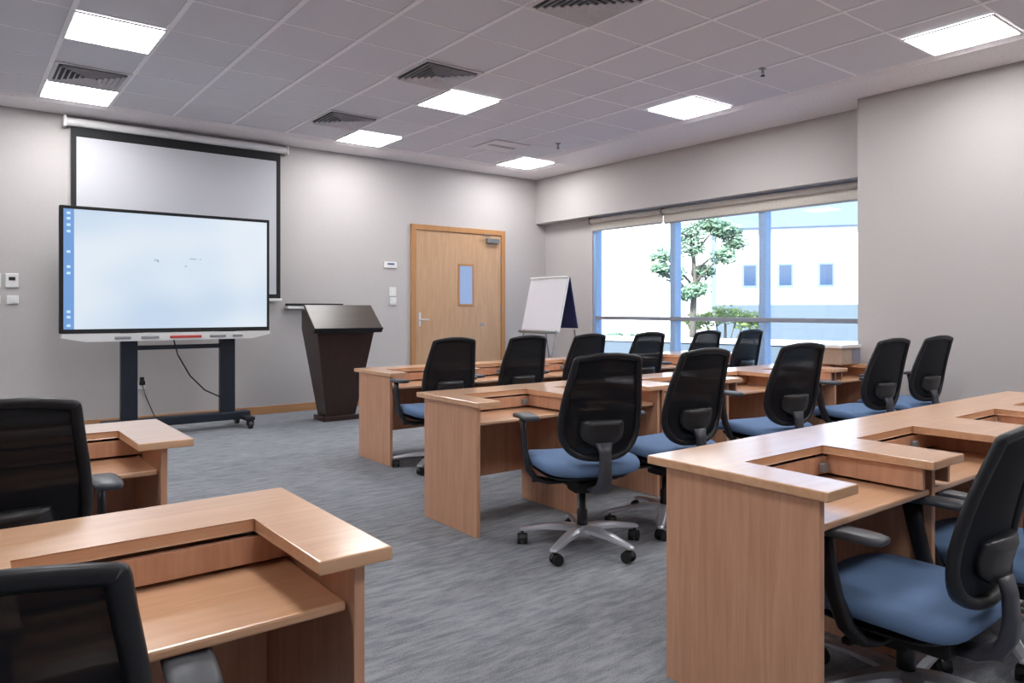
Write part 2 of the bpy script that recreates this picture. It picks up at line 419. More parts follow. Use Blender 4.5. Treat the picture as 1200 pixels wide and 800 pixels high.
for x, y, l in ((5.462, 3.62, 'small sprinkler head on the ceiling near the right light panels'), (5.93, 6.79, 'tiny sprinkler head on the ceiling before the far corner light')):
    t = thing('sprinkler', l, 'sprinkler', (x, y, CEIL))
    b = B(); lathe(b, [(.004, 0), (.035, -.001), (.032, -.008), (.012, -.010), (.010, -.035), (.006, -.036)][::1], seg=16); obj('escutcheon', b, 'steel', t, True)
    b = B(); tube(b, [(-.012, 0, -.03), (-.014, 0, -.05), (0, 0, -.062)], .003, 6); tube(b, [(.012, 0, -.03), (.014, 0, -.05), (0, 0, -.062)], .003, 6)
    lathe(b, [(.004, -.062), (.02, -.063), (.02, -.066), (.004, -.067)], seg=12); obj('deflector', b, 'blackmatte', t)

# ------------------------------------------------------------------ things on the front wall
t = thing('projector_screen', 'pulled down white projector screen with black borders on the front wall', 'projector screen', (2.09, WY-.004, 0))
b = B(); tube(b, [(-1.17, -.07, 3.195), (1.17, -.07, 3.195)], .042, 16); box(b, -1.175, -1.15, -.12, -.0, 3.14, 3.25, .004); box(b, 1.15, 1.175, -.12, 0, 3.14, 3.25, .004); obj('screen_case', b, 'white', t, False)
sx0, sx1, sz0, sz1 = -1.105, 1.09, 1.395, 3.155
b = B(); box(b, sx0+.05, sx1-.05, -.052, -.049, sz0+.05, sz1-.1); obj('screen_fabric', b, 'screenwhite', t)
b = B(); box(b, sx0, sx1, -.0535, -.0475, sz1-.1, sz1); box(b, sx0, sx1, -.0535, -.0475, sz0, sz0+.05)
box(b, sx0, sx0+.05, -.0535, -.0475, sz0+.05, sz1-.1); box(b, sx1-.05, sx1, -.0535, -.0475, sz0+.05, sz1-.1); obj('black_border', b, 'blackmatte', t)
b = B(); box(b, sx0-.02, sx1+.02, -.062, -.04, sz0-.035, sz0-.0005, .006); obj('bottom_bar', b, 'white', t)

t = thing('wall_tray', 'narrow white tray with a black top on the wall behind the lectern', 'tray', (3.62, WY, 1.27))
b = B(); box(b, -.36, .36, -.10, 0, 0, .035, .004); obj('tray_body', b, 'white', t)
b = B(); box(b, -.36, .36, -.105, 0, .0355, .065, .004); obj('tray_top', b, 'blackmatte', t)

def wallbox(name, x0, x1, z0, z1, label, cat, kind):
    t = thing(name, label, cat, ((x0+x1)/2, WY, (z0+z1)/2), 0)
    w, h = (x1-x0)/2, (z1-z0)/2
    b = B(); box(b, -w, w, -.018, 0, -h, h, .005); obj('cover', b, 'white', t)
    if kind == 'lcd':
        b = B(); box(b, -w*.45, w*.6, -.021, -.0185, -h*.05, h*.55); obj('display', b, 'lcd', t)
    elif kind == 'dark':
        b = B(); box(b, -w*.5, w*.5, -.021, -.0185, h*.0, h*.5); obj('display', b, 'blackmatte', t)
    else:
        b = B(); box(b, -w*.5, w*.5, -.024, -.0185, -h*.6, h*.6, .002); obj('switch_rocker', b, 'white', t)
    return t
wallbox('thermostat', .43, .54, 1.48, 1.62, 'white square wall thermostat with small dark display, left of the big display', 'thermostat', 'dark')
wallbox('wall_plate', .28, .395, 1.48, 1.62, 'white square wall plate cut by the left photo edge, beside the thermostat', 'wall plate', 'dark')
wallbox('light_switch', .44, .54, 1.315, 1.40, 'white light switch under the thermostat', 'light switch', 'sw')
wallbox('light_switch', .29, .39, 1.315, 1.40, 'white light switch under the wall plate at the left photo edge', 'light switch', 'sw')
wallbox('wall_controller', 4.60, 4.795, 1.82, 1.905, 'white landscape wall controller with grey display, left of the door', 'wall controller', 'lcd')
wallbox('light_switch', 4.68, 4.785, 1.44, 1.56, 'upper white switch of the two beside the door', 'light switch', 'sw')
wallbox('light_switch', 4.69, 4.79, 1.32, 1.425, 'lower white switch of the two beside the door', 'light switch', 'sw')
t = thing('wall_socket', 'white wall socket with a black plug under the big display', 'wall socket', (1.66, WY, .45))
b = B(); box(b, -.045, .045, -.012, 0, -.06, .03, .004); obj('socket_plate', b, 'white', t)
b = B(); box(b, -.028, .028, -.05, -.0125, .035-.05, .035, .008); box(b, -.02, .02, -.03, 0, .0355, .07, .004); obj('plug', b, 'blackmatte', t)
b = B(); tube(b, [(0, -.04, -.015), (.03, -.06, -.14), (.09, -.07, -.3), (.12, -.16, -.40), (.2, -.3, -.44)], .005, 8); obj('power_cord', b, 'blackmatte', t, True)

# ------------------------------------------------------------------ interactive display on a mobile stand
TX, TY = 1.775, 7.93
t = thing('interactive_display', 'large lit interactive display on a black wheeled stand before the projector screen', 'display', (TX, TY, 0))
tw = .975
b = B(); box(b, -tw, tw, -.02, .07, 1.035, 2.232, .006); obj('display_housing', b, 'blackmatte', t)
b = B(); box(b, -tw+.03, tw-.03, -.0225, -.0205, 1.075, 2.20); pic = obj('display_picture', b, 'picture', t)
b = B(); box(b, -tw+.03, -tw+.115, -.0245, -.0230, 1.075, 2.20); sb = obj('display_sidebar', b, 'bar', pic)
b = B()
for z in (2.16, 2.11, 2.05, 1.99, 1.80, 1.66, 1.60, 1.24, 1.19, 1.11):
    box(b, -tw+.055, -tw+.085, -.0262, -.0250, z-.012, z+.012)
obj('sidebar_icon', b, 'icon', sb)
b = B()
for x, z, w, h in ((-.155, 1.75, .02, .006), (-.14, 1.74, .008, .010), (.12, 1.70, .01, .006), (.19, 1.775, .03, .005), (.26, 1.775, .008, .005)):
    box(b, x-w, x+w, -.0245, -.0230, z-h, z+h)
obj('display_marks', b, 'mark', pic)
b = B(); prism(b, [(-tw+.01, 1.03), (-tw+.01, .995), (-tw+.2, .955), (tw-.2, .955), (tw-.01, 1.00), (tw-.01, 1.03)], -.07, .05, axis='y'); tr = obj('pen_tray', b, 'white', t)
for x, w, c in ((-.46, .07, 'grey'), (-.22, .08, 'grey'), (.11, .15, 'red'), (.42, .08, 'grey'), (.62, .05, 'grey')):
    b = B(); box(b, x-w, x+w, -.082, -.0705, .975, 1.0, .004); obj('tray_button' if c == 'grey' else 'pen_rest', b, c, tr)
for x in (-.375, .57):
    b = B(); box(b, x-.075, x+.075, .09, .17, .09, 1.50, .006); obj('stand_post', b, 'stand', t)
b = B(); box(b, -.30, .495, .11, .15, .855, .90, .004); obj('cross_bar', b, 'stand', t)
b = B(); box(b, -.30, .495, .075, .089, 1.3, 1.5, .003); box(b, -.45, .65, .071, .0885, 1.25, 1.29, .003); obj('mount_plate', b, 'stand', t)
b = B(); box(b, -.62, .80, .06, .2, .085, .17, .01); obj('base_beam', b, 'stand', t)
for x in (-.66, .74):
    b = B(); box(b, x-.05, x+.05, -.12, .40, .085, .125, .01); obj('stand_foot', b, 'blackmatte', t)
    for y in (-.09, .37):
        b = B(); lathe(b, [(.012, .05), (.014, .083), (.03, .084), (.03, .0845)], x, y, 12)
        box(b, x-.03, x-.022, y-.045, y+.02, .035, .083, .002); box(b, x+.022, x+.03, y-.045, y+.02, .035, .083, .002)
        cs = obj('caster', b, 'blackmatte', t)
        b = B(); tube(b, [(x-.019, y-.02, .038), (x+.019, y-.02, .038)], .038, 18); obj('wheel', b, 'black', cs)
b = B(); tube(b, [(.02, .04, .955), (.06, .05, .80), (.18, .06, .58), (.33, .07, .42), (.50, .08, .33)], .007, 8); obj('hanging_cable', b, 'blackmatte', t, True)

# ------------------------------------------------------------------ lectern
LX, LY = 3.50, 7.70
t = thing('lectern', 'dark wooden lectern with tapered body and sloping top beside the big display', 'lectern', (LX, LY, 0))
def frustum(bm, lo, hi, z0, z1):
    A = [bm.verts.new((x, y, z0)) for x, y in ((lo[0], lo[2]), (lo[1], lo[2]), (lo[1], lo[3]), (lo[0], lo[3]))]
    C_ = [bm.verts.new((x, y, z1)) for x, y in ((hi[0], hi[2]), (hi[1], hi[2]), (hi[1], hi[3]), (hi[0], hi[3]))]
    bm.faces.new(A[::-1]); bm.faces.new(C_)
    for i in range(4): bm.faces.new((A[i], A[(i+1) % 4], C_[(i+1) % 4], C_[i]))
b = B(); frustum(b, (-.155, .20, .08, .32), (-.345, .345, -.12, .32), .06, 1.045)
v = b.verts[:]
A = [b.verts.new(p) for p in ((-.345, -.12, 1.0455), (.345, -.12, 1.0455), (.345, .32, 1.0455), (-.345, .32, 1.0455), (-.345, .10, 1.255), (.345, .10, 1.255), (-.345, .32, 1.255), (.345, .32, 1.255))]
for f in ((0, 1, 5, 4), (1, 2, 7, 5), (0, 4, 6, 3), (2, 3, 6, 7), (4, 5, 7, 6), (0, 3, 2, 1)): b.faces.new([A[i] for i in f])
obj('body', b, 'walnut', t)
b = B(); box(b, -.19, .24, .06, .36, 0, .0595, .006); obj('plinth', b, 'walnut', t)
slope = math.atan2(.27, .31)
mt = Matrix.Translation((0, -.185, 1.03)) @ Matrix.Rotation(slope, 4, 'X')
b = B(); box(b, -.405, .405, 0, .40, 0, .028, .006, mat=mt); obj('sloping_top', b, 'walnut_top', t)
b = B(); box(b, -.405, .405, -.012, -.0005, -.03, .04, .004, mat=mt); obj('front_lip', b, 'blackmatte', t)

# ------------------------------------------------------------------ flip chart, facing the room's centre
t = thing('flip_chart', 'white flip chart easel with navy back standing in the corner by the window', 'flip chart', (6.30, 7.39, 0))
lean = math.atan2(.17, .70)
mt = Matrix.Translation((-.17, 0, .975)) @ Matrix.Rotation(lean, 4, 'Y')
b = B(); box(b, 0, .018, -.385, .385, 0, .715, .004, mat=mt); bd = obj('board', b, 'white', t)
b = B(); box(b, -.008, -.0005, -.37, .37, .02, .70, .001, mat=mt); obj('paper_pad', b, 'paper', bd)
b = B(); box(b, -.045, -.0005, -.39, .39, -.03, -.0005, .004, mat=mt); obj('pen_shelf', b, 'steel', t)
b = B(); box(b, -.02, .02, -.385, .385, .716, .738, .004, mat=mt); obj('pad_clamp', b, 'white', t)
mt2 = Matrix.Translation((.035, 0, 1.68)) @ Matrix.Rotation(-math.atan2(.14, .66), 4, 'Y')
b = B(); box(b, 0, .016, -.36, .36, -.68, 0, .004, mat=mt2); obj('rear_board', b, 'navy', t)
for y in (-.33, .33):
    b = B(); tube(b, [(-.40, y, .012), (-.165, y, .965), (.02, y*.98, 1.66)], .012, 8); obj('leg', b, 'steel', t)
    b = B(); tube(b, [(.36, y*.9, .012), (.18, y*.9, 1.0)], .012, 8); obj('leg', b, 'steel', t)

# ================================================================== DESKS
TOPZ, TH, DEP = .75, .03, .665
def desk(x0, yb, w, label, lm=.17, nw=.50, mid=.24, left_over=.012, right_over=.012, mirror=False, group='wooden double desks', panels=(1, 1)):
    """double desk; x0 = left end of the top, yb = far (front) edge of the top; users sit on the near side"""
    t = thing('double_desk', label, 'desk', (x0, yb, 0), 0, group)
    n1 = lm; n2 = lm+nw; n3 = n2+mid; n4 = n3+nw
    nd = .27                                     # depth of the continuous strip behind the notches
    pts = [(0, 0), (0, -DEP), (n1, -DEP), (n1, -nd), (n2, -nd), (n2, -DEP), (n3, -DEP), (n3, -nd), (n4, -nd), (n4, -DEP), (w, -DEP), (w, 0)]
    X = lambda x: (w-x) if mirror else x
    if mirror: pts = [(X(x), y) for x, y in pts][::-1]
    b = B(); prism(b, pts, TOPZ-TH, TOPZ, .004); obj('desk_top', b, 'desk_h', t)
    pz = TOPZ-TH-.0005
    lo, ro = (right_over, left_over) if mirror else (left_over, right_over)
    py0, py1 = -DEP+.03, -.075
    cen = (n2+n3)/2; pf = .025
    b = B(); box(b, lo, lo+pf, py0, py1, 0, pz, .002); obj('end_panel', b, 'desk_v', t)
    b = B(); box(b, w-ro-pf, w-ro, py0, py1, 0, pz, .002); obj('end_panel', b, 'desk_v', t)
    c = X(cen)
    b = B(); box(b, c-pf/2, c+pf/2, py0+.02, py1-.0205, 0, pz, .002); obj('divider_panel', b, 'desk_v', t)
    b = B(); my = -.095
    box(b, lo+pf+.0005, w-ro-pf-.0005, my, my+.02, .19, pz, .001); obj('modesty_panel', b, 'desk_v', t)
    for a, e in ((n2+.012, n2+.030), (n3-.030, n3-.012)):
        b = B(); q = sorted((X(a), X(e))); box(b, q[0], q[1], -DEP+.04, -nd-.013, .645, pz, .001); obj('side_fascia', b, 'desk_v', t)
    # fascia boards behind the trays, the trays themselves
    for i, (a, e) in enumerate(((lo+pf, c-pf/2), (c+pf/2, w-ro-pf))):
        b = B(); box(b, a+.002, e-.002, -nd-.012, -nd+.004, .645, pz-.011, .001); obj('rear_fascia', b, 'desk_v', t)
        b = B(); box(b, a+.006, e-.006, -DEP+.055, my-.0005, .612, .634, .006); ty = obj('keyboard_tray', b, 'desk_h', t)
        nx = (X(n2) if not mirror else X(n1)) if i == 0 else (X(n4) if not mirror else X(n3))
        if not mirror:
            b = B(); box(b, nx-.05, nx-.012, -nd-.034, -nd-.013, .655, .69, .004); obj('cable_box', b, 'grey', t)
        for xx in (a+.12, e-.12):
            b = B(); tube(b, [(xx-.03, -nd+.01, pz-.0056), (xx+.03, -nd+.01, pz-.0056)], .005, 8)
            obj('tray_bracket', b, 'blackmatte', t)
    return t

RIM = .012
u3 = 1.66
# third row (nearest, right)
desk(1.94, 1.745, u3-.001, 'light wood double desk, nearest on the right, with its big end panel facing the aisle')
desk(1.94+u3, 1.745, u3-.001, 'light wood double desk at the right photo edge, continuing the nearest right row')
# second row
u2 = 1.53
dl2 = ('light wood double desk at the aisle end of the middle right row', 'light wood double desk in the centre of the middle right row, behind the chairs', 'light wood double desk at the wall end of the middle right row')
for k in range(3): desk(2.285+u2*k, 3.945, u2-.001, dl2[k], mid=.22, lm=.155)
dl1 = ('light wood double desk at the aisle end of the front right row, by the lectern', 'light wood double desk in the centre of the front right row before the door', 'light wood double desk at the window end of the front right row')
for k in range(3): desk(2.785+u2*k, 5.885, u2-.001, dl1[k], mid=.22, lm=.155)
# left side
desk(.757-1.66, 2.075, 1.66, 'light wood double desk at the lower left, nearest on the left side', mirror=True, lm=.165, left_over=.05)
desk(.765-1.66, 3.73, 1.66, 'light wood double desk on the left in front of the big display', mirror=True, lm=.20, left_over=.09)

# ================================================================== CHAIRS
def superell(a, bb, n, k, seg, cx=0, cy=0):
    th = 2*PI*k/seg; c, s = math.cos(th), math.sin(th)
    return cx+a*math.copysign(abs(c)**(2/n), c), cy+bb*math.copysign(abs(s)**(2/n), s)

def cushion(bm, prof, seg=40, n=3.6, cx=0, cy=0, zf=None):
    """prof: (scale_x, scale_y, z) rings from bottom to top"""
    rings = []
    for a, c, z in prof:
        ring = []
        for k in range(seg):
            x, y = superell(a, c, n, k, seg, cx, cy)
            ring.append(bm.verts.new((x, y, z+(zf(x, y) if zf else 0))))
        rings.append(ring)
    for i in range(len(rings)-1):
        for k in range(seg): bm.faces.new((rings[i][k], rings[i][(k+1) % seg], rings[i+1][(k+1) % seg], rings[i+1][k]))
    bm.faces.new(rings[0][::-1]); bm.faces.new(rings[-1])

def back_y(z):      # rear lean and lumbar curve of the back (relative heights, seat at 0.47)
    h = z-.50
    return -.225 - .235*max(0, h)*1.0 - .02*math.sin(max(0, min(1, h/.55))*PI)*-1.0

def back_outline(n=64):
    """closed outline (x, z) of the back from its bottom centre, counter clockwise"""
    half = [(0, .500), (.07, .503), (.13, .520), (.18, .556), (.214, .61), (.226, .665), (.226, .72), (.219, .80), (.207, .88), (.193, .96), (.187, 1.0), (.184, 1.015), (.178, 1.026), (.16, 1.034), (.10, 1.045), (.05, 1.051), (0, 1.052)]
    pts = half + [(-x, z) for x, z in half[-2:0:-1]]
    return pts

def smooth_closed(pts, sub=3):
    out = []; n = len(pts)
    for i in range(n):
        p0, p1, p2, p3 = pts[i-1], pts[i], pts[(i+1) % n], pts[(i+2) % n]
        for s in range(sub):
            t_ = s/sub
            out.append(tuple(0.5*((2*p1[k])+(-p0[k]+p2[k])*t_+(2*p0[k]-5*p1[k]+4*p2[k]-p3[k])*t_*t_+(-p0[k]+3*p1[k]-3*p2[k]+p3[k])*t_**3) for k in range(2)))
    return out

def make_chair(lift, label):
    t = thing('office_chair', label, 'chair', (0, 0, 0), 0, 'black mesh office chairs with blue seats')
    L = lift
    zf = lambda x, y: .022*(-(y/.25)) * (1 if y < 0 else .35) * abs(y/.25) * -1 + .0
    b = B()
    sagr = lambda x, y: (-.018*(max(0, y-.12)/.14)**2) + (.010*(abs(x)/.25)**2) + (-.012*(max(0, -y-.1)/.14))
    cushion(b, [(.235, .225, .425+L), (.262, .255, .430+L), (.272, .264, .444+L), (.272, .264, .466+L), (.262, .255, .482+L), (.235, .228, .492+L), (.15, .14, .497+L), (.05, .05, .497+L)], cx=0, cy=.035, zf=sagr, n=4.6)
    obj('seat', b, 'fabric', t, True)
    b = B(); cushion(b, [(.17, .17, .385+L), (.215, .215, .395+L), (.235, .225, .4245+L-.01), (.235, .225, .412+L)][:2]+[(.235, .225, .410+L)], cy=.035, seg=28); obj('seat_pan', b, 'blackmatte', t)
    b = B(); box(b, -.085, .085, -.16, .13, .325+L, .3845+L, .012); box(b, -.05, .05, -.02, .10, .29+L, .325+L, .01)
    tube(b, [(.08, .05, .355+L), (.24, .06, .36+L)], .008, 8); tube(b, [(-.08, .05, .355+L), (-.23, .06, .36+L)], .008, 8); box(b, -.26, -.21, .045, .075, .35+L, .37+L, .005)
    tube(b, [(-.045, .12, .335+L), (.045, .12, .335+L)], .022, 12)
    obj('tilt_mechanism', b, 'blackmatte', t)
    # back
    ol = smooth_closed(back_outline(), 2); n = len(ol)
    cx_, cz_ = 0, .79
    b = B(); rings = []
    def inset(p, d):
        x, z = p; i = ol.index(p); a, c = ol[i-1], ol[(i+1) % n]
        tx, tz = c[0]-a[0], c[1]-a[1]; l = math.hypot(tx, tz)
        return x-tz/l*d, z+tx/l*d
    sec = [(0, 0), (.004, .012), (.018, .016), (.034, .010), (.036, -.004), (.020, -.016), (.004, -.012)]
    prev = None; R0 = None
    for p in ol:
        ring = []
        for d, dy in sec:
            x, z = inset(p, d)
            k = 1.0 + .9*max(0, (.62-p[1])/.12)
            ring.append(b.verts.new((x, back_y(z)+dy*k + .03*(x/.22)**2, z+L)))
        if prev:
            for j in range(len(sec)): b.faces.new((prev[j], prev[(j+1) % len(sec)], ring[(j+1) % len(sec)], ring[j]))
        else: R0 = ring
        prev = ring
    for j in range(len(sec)): b.faces.new((prev[j], prev[(j+1) % len(sec)], R0[(j+1) % len(sec)], R0[j]))
    obj('back_frame', b, 'black', t, True)
    b = B(); half = back_outline()[:16]
    def hw(z):
        for (xa, za), (xb, zb) in zip(half, half[1:]):
            if za <= z <= zb: return xa+(xb-xa)*(z-za)/max(1e-6, zb-za)
        return 0
    prev = None; NX = 10
    for i in range(25):
        z = .520+(1.036-.520)*i/24; w_ = max(.03, hw(z)-.012)
        ring = [b.verts.new((w_*(2*j/NX-1), back_y(z)+.03*(w_*(2*j/NX-1)/.22)**2+.002, z+L)) for j in range(NX+1)]
        if prev:
            for j in range(NX): b.faces.new((prev[j], prev[j+1], ring[j+1], ring[j]))
        prev = ring
    obj('back_mesh', b, 'mesh', t, True)
    # lumbar pad
    b = B(); zc = .645; prev = None
    lum = [(-.115, .70), (-.122, .66), (-.11, .615), (-.06, .585), (-.03, .575), (.03, .575), (.06, .585), (.11, .615), (.122, .66), (.115, .70), (.09, .715), (-.09, .715)]
    lum = smooth_closed(lum, 2)
    A = [b.verts.new((x, back_y(z)-.018+.02*(x/.12)**2, z+L)) for x, z in lum]
    C_ = [b.verts.new((x*.93, back_y(z)-.036+.02*(x/.12)**2, zc+(z-zc)*.93+L)) for x, z in lum]
    D_ = [b.verts.new((x*.6, back_y(z)-.043+.01*(x/.12)**2, zc+(z-zc)*.6+L)) for x, z in lum]
    m_ = len(lum)
    for i in range(m_):
        j = (i+1) % m_
        b.faces.new((A[i], A[j], C_[j], C_[i])); b.faces.new((C_[i], C_[j], D_[j], D_[i]))
    b.faces.new(D_); b.faces.new(A[::-1])
    obj('lumbar_pad', b, 'lumbar', t, True)
    # spine: from the lumbar pad down behind the seat and forward under it
    b = B(); path = [(-.275, .60), (-.288, .55), (-.292, .48), (-.285, .42), (-.262, .375), (-.21, .352), (-.15, .348)]
    wd = [.045, .03, .030, .034, .04, .045, .045]; tk = [.012, .016, .018, .02, .02, .018, .016]
    prev = None
    for i, (y, z) in enumerate(path):
        a = path[max(i-1, 0)]; c = path[min(i+1, len(path)-1)]; ty, tz = c[0]-a[0], c[1]-a[1]; l = math.hypot(ty, tz); ny, nz = -tz/l, ty/l
        w_, h_ = wd[i], tk[i]
        ring = [b.verts.new((sx*w_, y+ny*sy*h_, z+nz*sy*h_+L)) for sx, sy in ((-1, -.5), (-.7, -1), (.7, -1), (1, -.5), (1, .5), (.7, 1), (-.7, 1), (-1, .5))]
        if prev:
            for j in range(8): b.faces.new((prev[j], prev[(j+1) % 8], ring[(j+1) % 8], ring[j]))
        else: b.faces.new(ring)
        prev = ring
    b.faces.new(prev[::-1]); obj('back_support', b, 'spine', t, True)
    # arms
    for s in (-1, 1):
        b = B()
        pth = [(s*.296, .115, .692), (s*.297, .10, .60), (s*.295, .075, .50), (s*.286, .045, .42), (s*.255, .02, .378), (s*.19, .012, .362), (s*.09, .01, .358)]
        pr = None
        hw = [.034, .028, .026, .027, .028, .028, .026]; ht = [.012, .012, .013, .015, .016, .015, .012]
        for i, p in enumerate(pth):
            a = Vector(pth[max(i-1, 0)]); c = Vector(pth[min(i+1, len(pth)-1)]); tn = (c-a).normalized()
            side = Vector((0, 1, 0)); side = (side-tn*side.dot(tn)).normalized(); up = tn.cross(side)
            ring = [b.verts.new(Vector(p)+Vector((0, 0, L))+side*hw[i]*q+up*ht[i]*r_) for q, r_ in ((-1, -.5), (-.6, -1), (.6, -1), (1, -.5), (1, .5), (.6, 1), (-.6, 1), (-1, .5))]
            if pr:
                for j in range(8): b.faces.new((pr[j], pr[(j+1) % 8], ring[(j+1) % 8], ring[j]))
            else: b.faces.new(ring)
            pr = ring
        b.faces.new(pr[::-1]); arm = obj('arm_post', b, 'black', t, True)
        b = B(); cushion(b, [(.034, .112, .690+L), (.043, .124, .694+L), (.046, .128, .702+L), (.044, .126, .711+L), (.034, .115, .716+L)], seg=32, n=4.5, cx=s*.300, cy=.045, zf=lambda x, y: -.012*max(0, (y-.055)/.12)**2)
        obj('arm_pad', b, 'armpad', arm, True)
    # gas lift and base
    b = B(); lathe(b, [(.028, .11), (.028, .20), (.022, .205), (.018, .21), (.018, .292+L)], seg=20); obj('gas_lift', b, 'black', t, True)
    b = B(); lathe(b, [(.03, .065), (.045, .07), (.048, .10), (.04, .118), (.028, .122)], seg=20)
    for k in range(5):
        a = PI/2+2*PI*k/5-.21
        d = Vector((math.cos(a), math.sin(a), 0)); sd = Vector((-d.y, d.x, 0)); pr = None
        for r_, z, w_, h_ in ((.02, .10, .034, .022), (.10, .105, .034, .020), (.20, .098, .029, .015), (.29, .083, .024, .012), (.335, .076, .020, .010), (.345, .075, .008, .006)):
            c = d*r_+Vector((0, 0, z))
            ring = [b.verts.new(c+sd*w_*q+Vector((0, 0, h_*h)))for q, h in ((-1, -.6), (1, -.6), (1, .3), (.55, 1), (-.55, 1), (-1, .3))]
            if pr:
                for j in range(6): b.faces.new((pr[j], pr[(j+1) % 6], ring[(j+1) % 6], ring[j]))
            else: b.faces.new(ring)
            pr = ring
        b.faces.new(pr[::-1])
    obj('star_base', b, 'chrome', t)
    for k in range(5):
        a = PI/2+2*PI*k/5-.21; cx, cy = .325*math.cos(a), .325*math.sin(a)
        ca = a+1.1+k*.7; d = Vector((math.cos(ca), math.sin(ca), 0)); sd = Vector((-d.y, d.x, 0)); c = Vector((cx, cy, 0))+d*.012
        b = B(); lathe(b, [(.007, .05), (.007, .066)], cx, cy, 10)
        pr = []
        for s in (-1, 1):
            arc = [c+sd*.010*s+Vector((0, 0, .029))+d*(.031*math.cos(q))+Vector((0, 0, .031*math.sin(q))) for q in [PI*j/10-.15 for j in range(11)]]+[c+sd*.010*s+Vector((0, 0, .029))]
            pr.append([b.verts.new(p) for p in arc])
        for j in range(len(pr[0])): jj = (j+1) % len(pr[0]); b.faces.new((pr[0][j], pr[0][jj], pr[1][jj], pr[1][j]))
        b.faces.new(pr[0][::-1]); b.faces.new(pr[1])
        cs = obj('caster', b, 'black', t)
        b = B()
        for s in (-1, 1): tube(b, [c+sd*.0105*s+Vector((0, 0, .0285)), c+sd*.027*s+Vector((0, 0, .0285))], .028, 18)
        obj('wheel', b, 'blackmatte', cs)
    return t

hi_proto = make_chair(0.0, 'p'); lo_proto = make_chair(-.105, 'p'); mid_proto = make_chair(-.042, 'p')
chairs = [  # x, y of the hub, rotation (clockwise positive, degrees), low?, label
    (2.66, 2.85, 20, 0, 'fully visible black mesh chair at the aisle end of the middle right row'),
    (3.33, 2.86, 6, 0, 'black mesh chair, second from the aisle at the middle right row'),
    (4.42, 2.90, 13, 0, 'black mesh chair, third from the aisle at the middle right row'),
    (5.62, 2.90, 9, 0, 'black mesh chair, second from the right wall at the middle right row'),
    (6.46, 2.93, 9, 0, 'black mesh chair nearest the right wall at the middle right row'),
    (3.09, 5.02, 6, 0, 'black mesh chair at the aisle end of the front right row, back before the door'),
    (3.81, 5.03, 4, 0, 'black mesh chair, second from the aisle in the front right row, under the flip chart'),
    (4.50, 5.03, 2, 0, 'black mesh chair, third from the aisle in the front right row'),
    (5.31, 5.03, 6, 0, 'black mesh chair, fourth in the front right row, before the left window pane'),
    (6.21, 5.05, 6, 0, 'black mesh chair, fifth in the front right row, before the tree in the window'),
    (6.88, 5.00, 4, 0, 'black mesh chair at the window end of the front right row'),
    (2.41, 1.08, 0, 1, 'black mesh chair with blue seat pushed in at the nearest right desk, foreground right'),
    (3.13, 1.10, 4, 1, 'black mesh chair cut by the right photo edge, only its arm and blue seat showing'),
    (.05, 1.435, 7, 1, 'black mesh chair in the lower left corner at the nearest left desk'),
    (.13, 2.86, 0, 2, 'black mesh chair on the left edge behind the left desk by the display'),
]
used = {0: False, 1: False, 2: False}
for x, y, r, lo, label in chairs:
    pr = (hi_proto, lo_proto, mid_proto)[lo]
    if not used[lo]: o = pr; used[lo] = True
    else: o = copy_tree(pr)
    o.location = (x, y, 0); o.rotation_euler = (0, 0, -math.radians(r)); o['label'] = label

# ------------------------------------------------------------------ box on the far desk end
t = thing('storage_box', 'low beige box with white lid on the wall end of the middle right row', 'box', (6.66, 3.62, TOPZ+.0005))
b = B(); box(b, -.17, .17, -.14, .14, 0, .15, .004); bx = obj('box_body', b, 'carton', t)
b = B(); box(b, .1705, .176, -.13, .13, .01, .14, .002); box(b, .02, .165, -.1455, -.1405, .01, .14, .002); obj('side_label', b, 'cartonside', bx)
b = B(); box(b, -.19, .19, -.155, .155, .1505, .18, .006); obj('lid', b, 'white', t)

# ================================================================== OUTSIDE THE WINDOW
def cw(u, d):        # a bearing and a distance from the viewpoint -> ground position
    X = (u-600)/F*d
    return Vector((X*cc+d*ss, -X*ss+d*cc, 0))
b = B(); box(b, 7.9, 90, -40, 90, -.6, -.5); g = obj('ground', b, 'ground'); g['kind'] = 'structure'; g['label'] = 'pale paved terrace outside the window'; g['category'] = 'ground'
pL, pR = cw(840, 29.5), cw(1130, 26.8)
ang = math.atan2((pR-pL).y, (pR-pL).x); wlen = (pR-pL).length
t = thing('building', 'white office building with small square windows seen through the window', 'building', (pL.x, pL.y, -.5), ang)
b = B(); box(b, 0, wlen, 0, 6, .0, 4.95); obj('facade', b, 'render', t)
b = B(); box(b, -.3, wlen+.2, -.35, 6.2, 4.951, 6.3, .03); obj('roof_cladding', b, 'roofband', t)
b = B(); box(b, -.05, wlen, -.25, -.001, 0, 1.95); obj('plinth', b, 'plinth', t)
for u in (882, 926, 975, 1024):
    x = (u-840)/290*wlen
    b = B(); box(b, x-.30, x+.30, -.03, -.001, 2.62, 3.58, .004); f = obj('window', b, 'roofband', t)
    b = B(); box(b, x-.22, x+.22, -.045, -.0305, 2.72, 3.50); obj('pane', b, 'winglass', f)
p1, p2 = cw(640, 50), cw(850, 44)
a2 = math.atan2((p2-p1).y, (p2-p1).x); w2 = (p2-p1).length
t = thing('long_building', 'bright white building far behind the tree', 'building', (p1.x, p1.y, -.5), a2)
b = B(); box(b, -14, w2, 0, 6, 0, 12); obj('facade', b, 'render', t)
b = B(); box(b, w2*.93, w2*1.0, -.05, -.001, 1.6, 7.5); obj('recess_panel', b, 'roofband', t)
p1, p2 = cw(690, 17), cw(1010, 13.5)
a3 = math.atan2((p2-p1).y, (p2-p1).x); w3 = (p2-p1).length
t = thing('planter_wall', 'low pale terrace wall just outside below the window transom', 'garden wall', (p1.x, p1.y, -.5), a3)
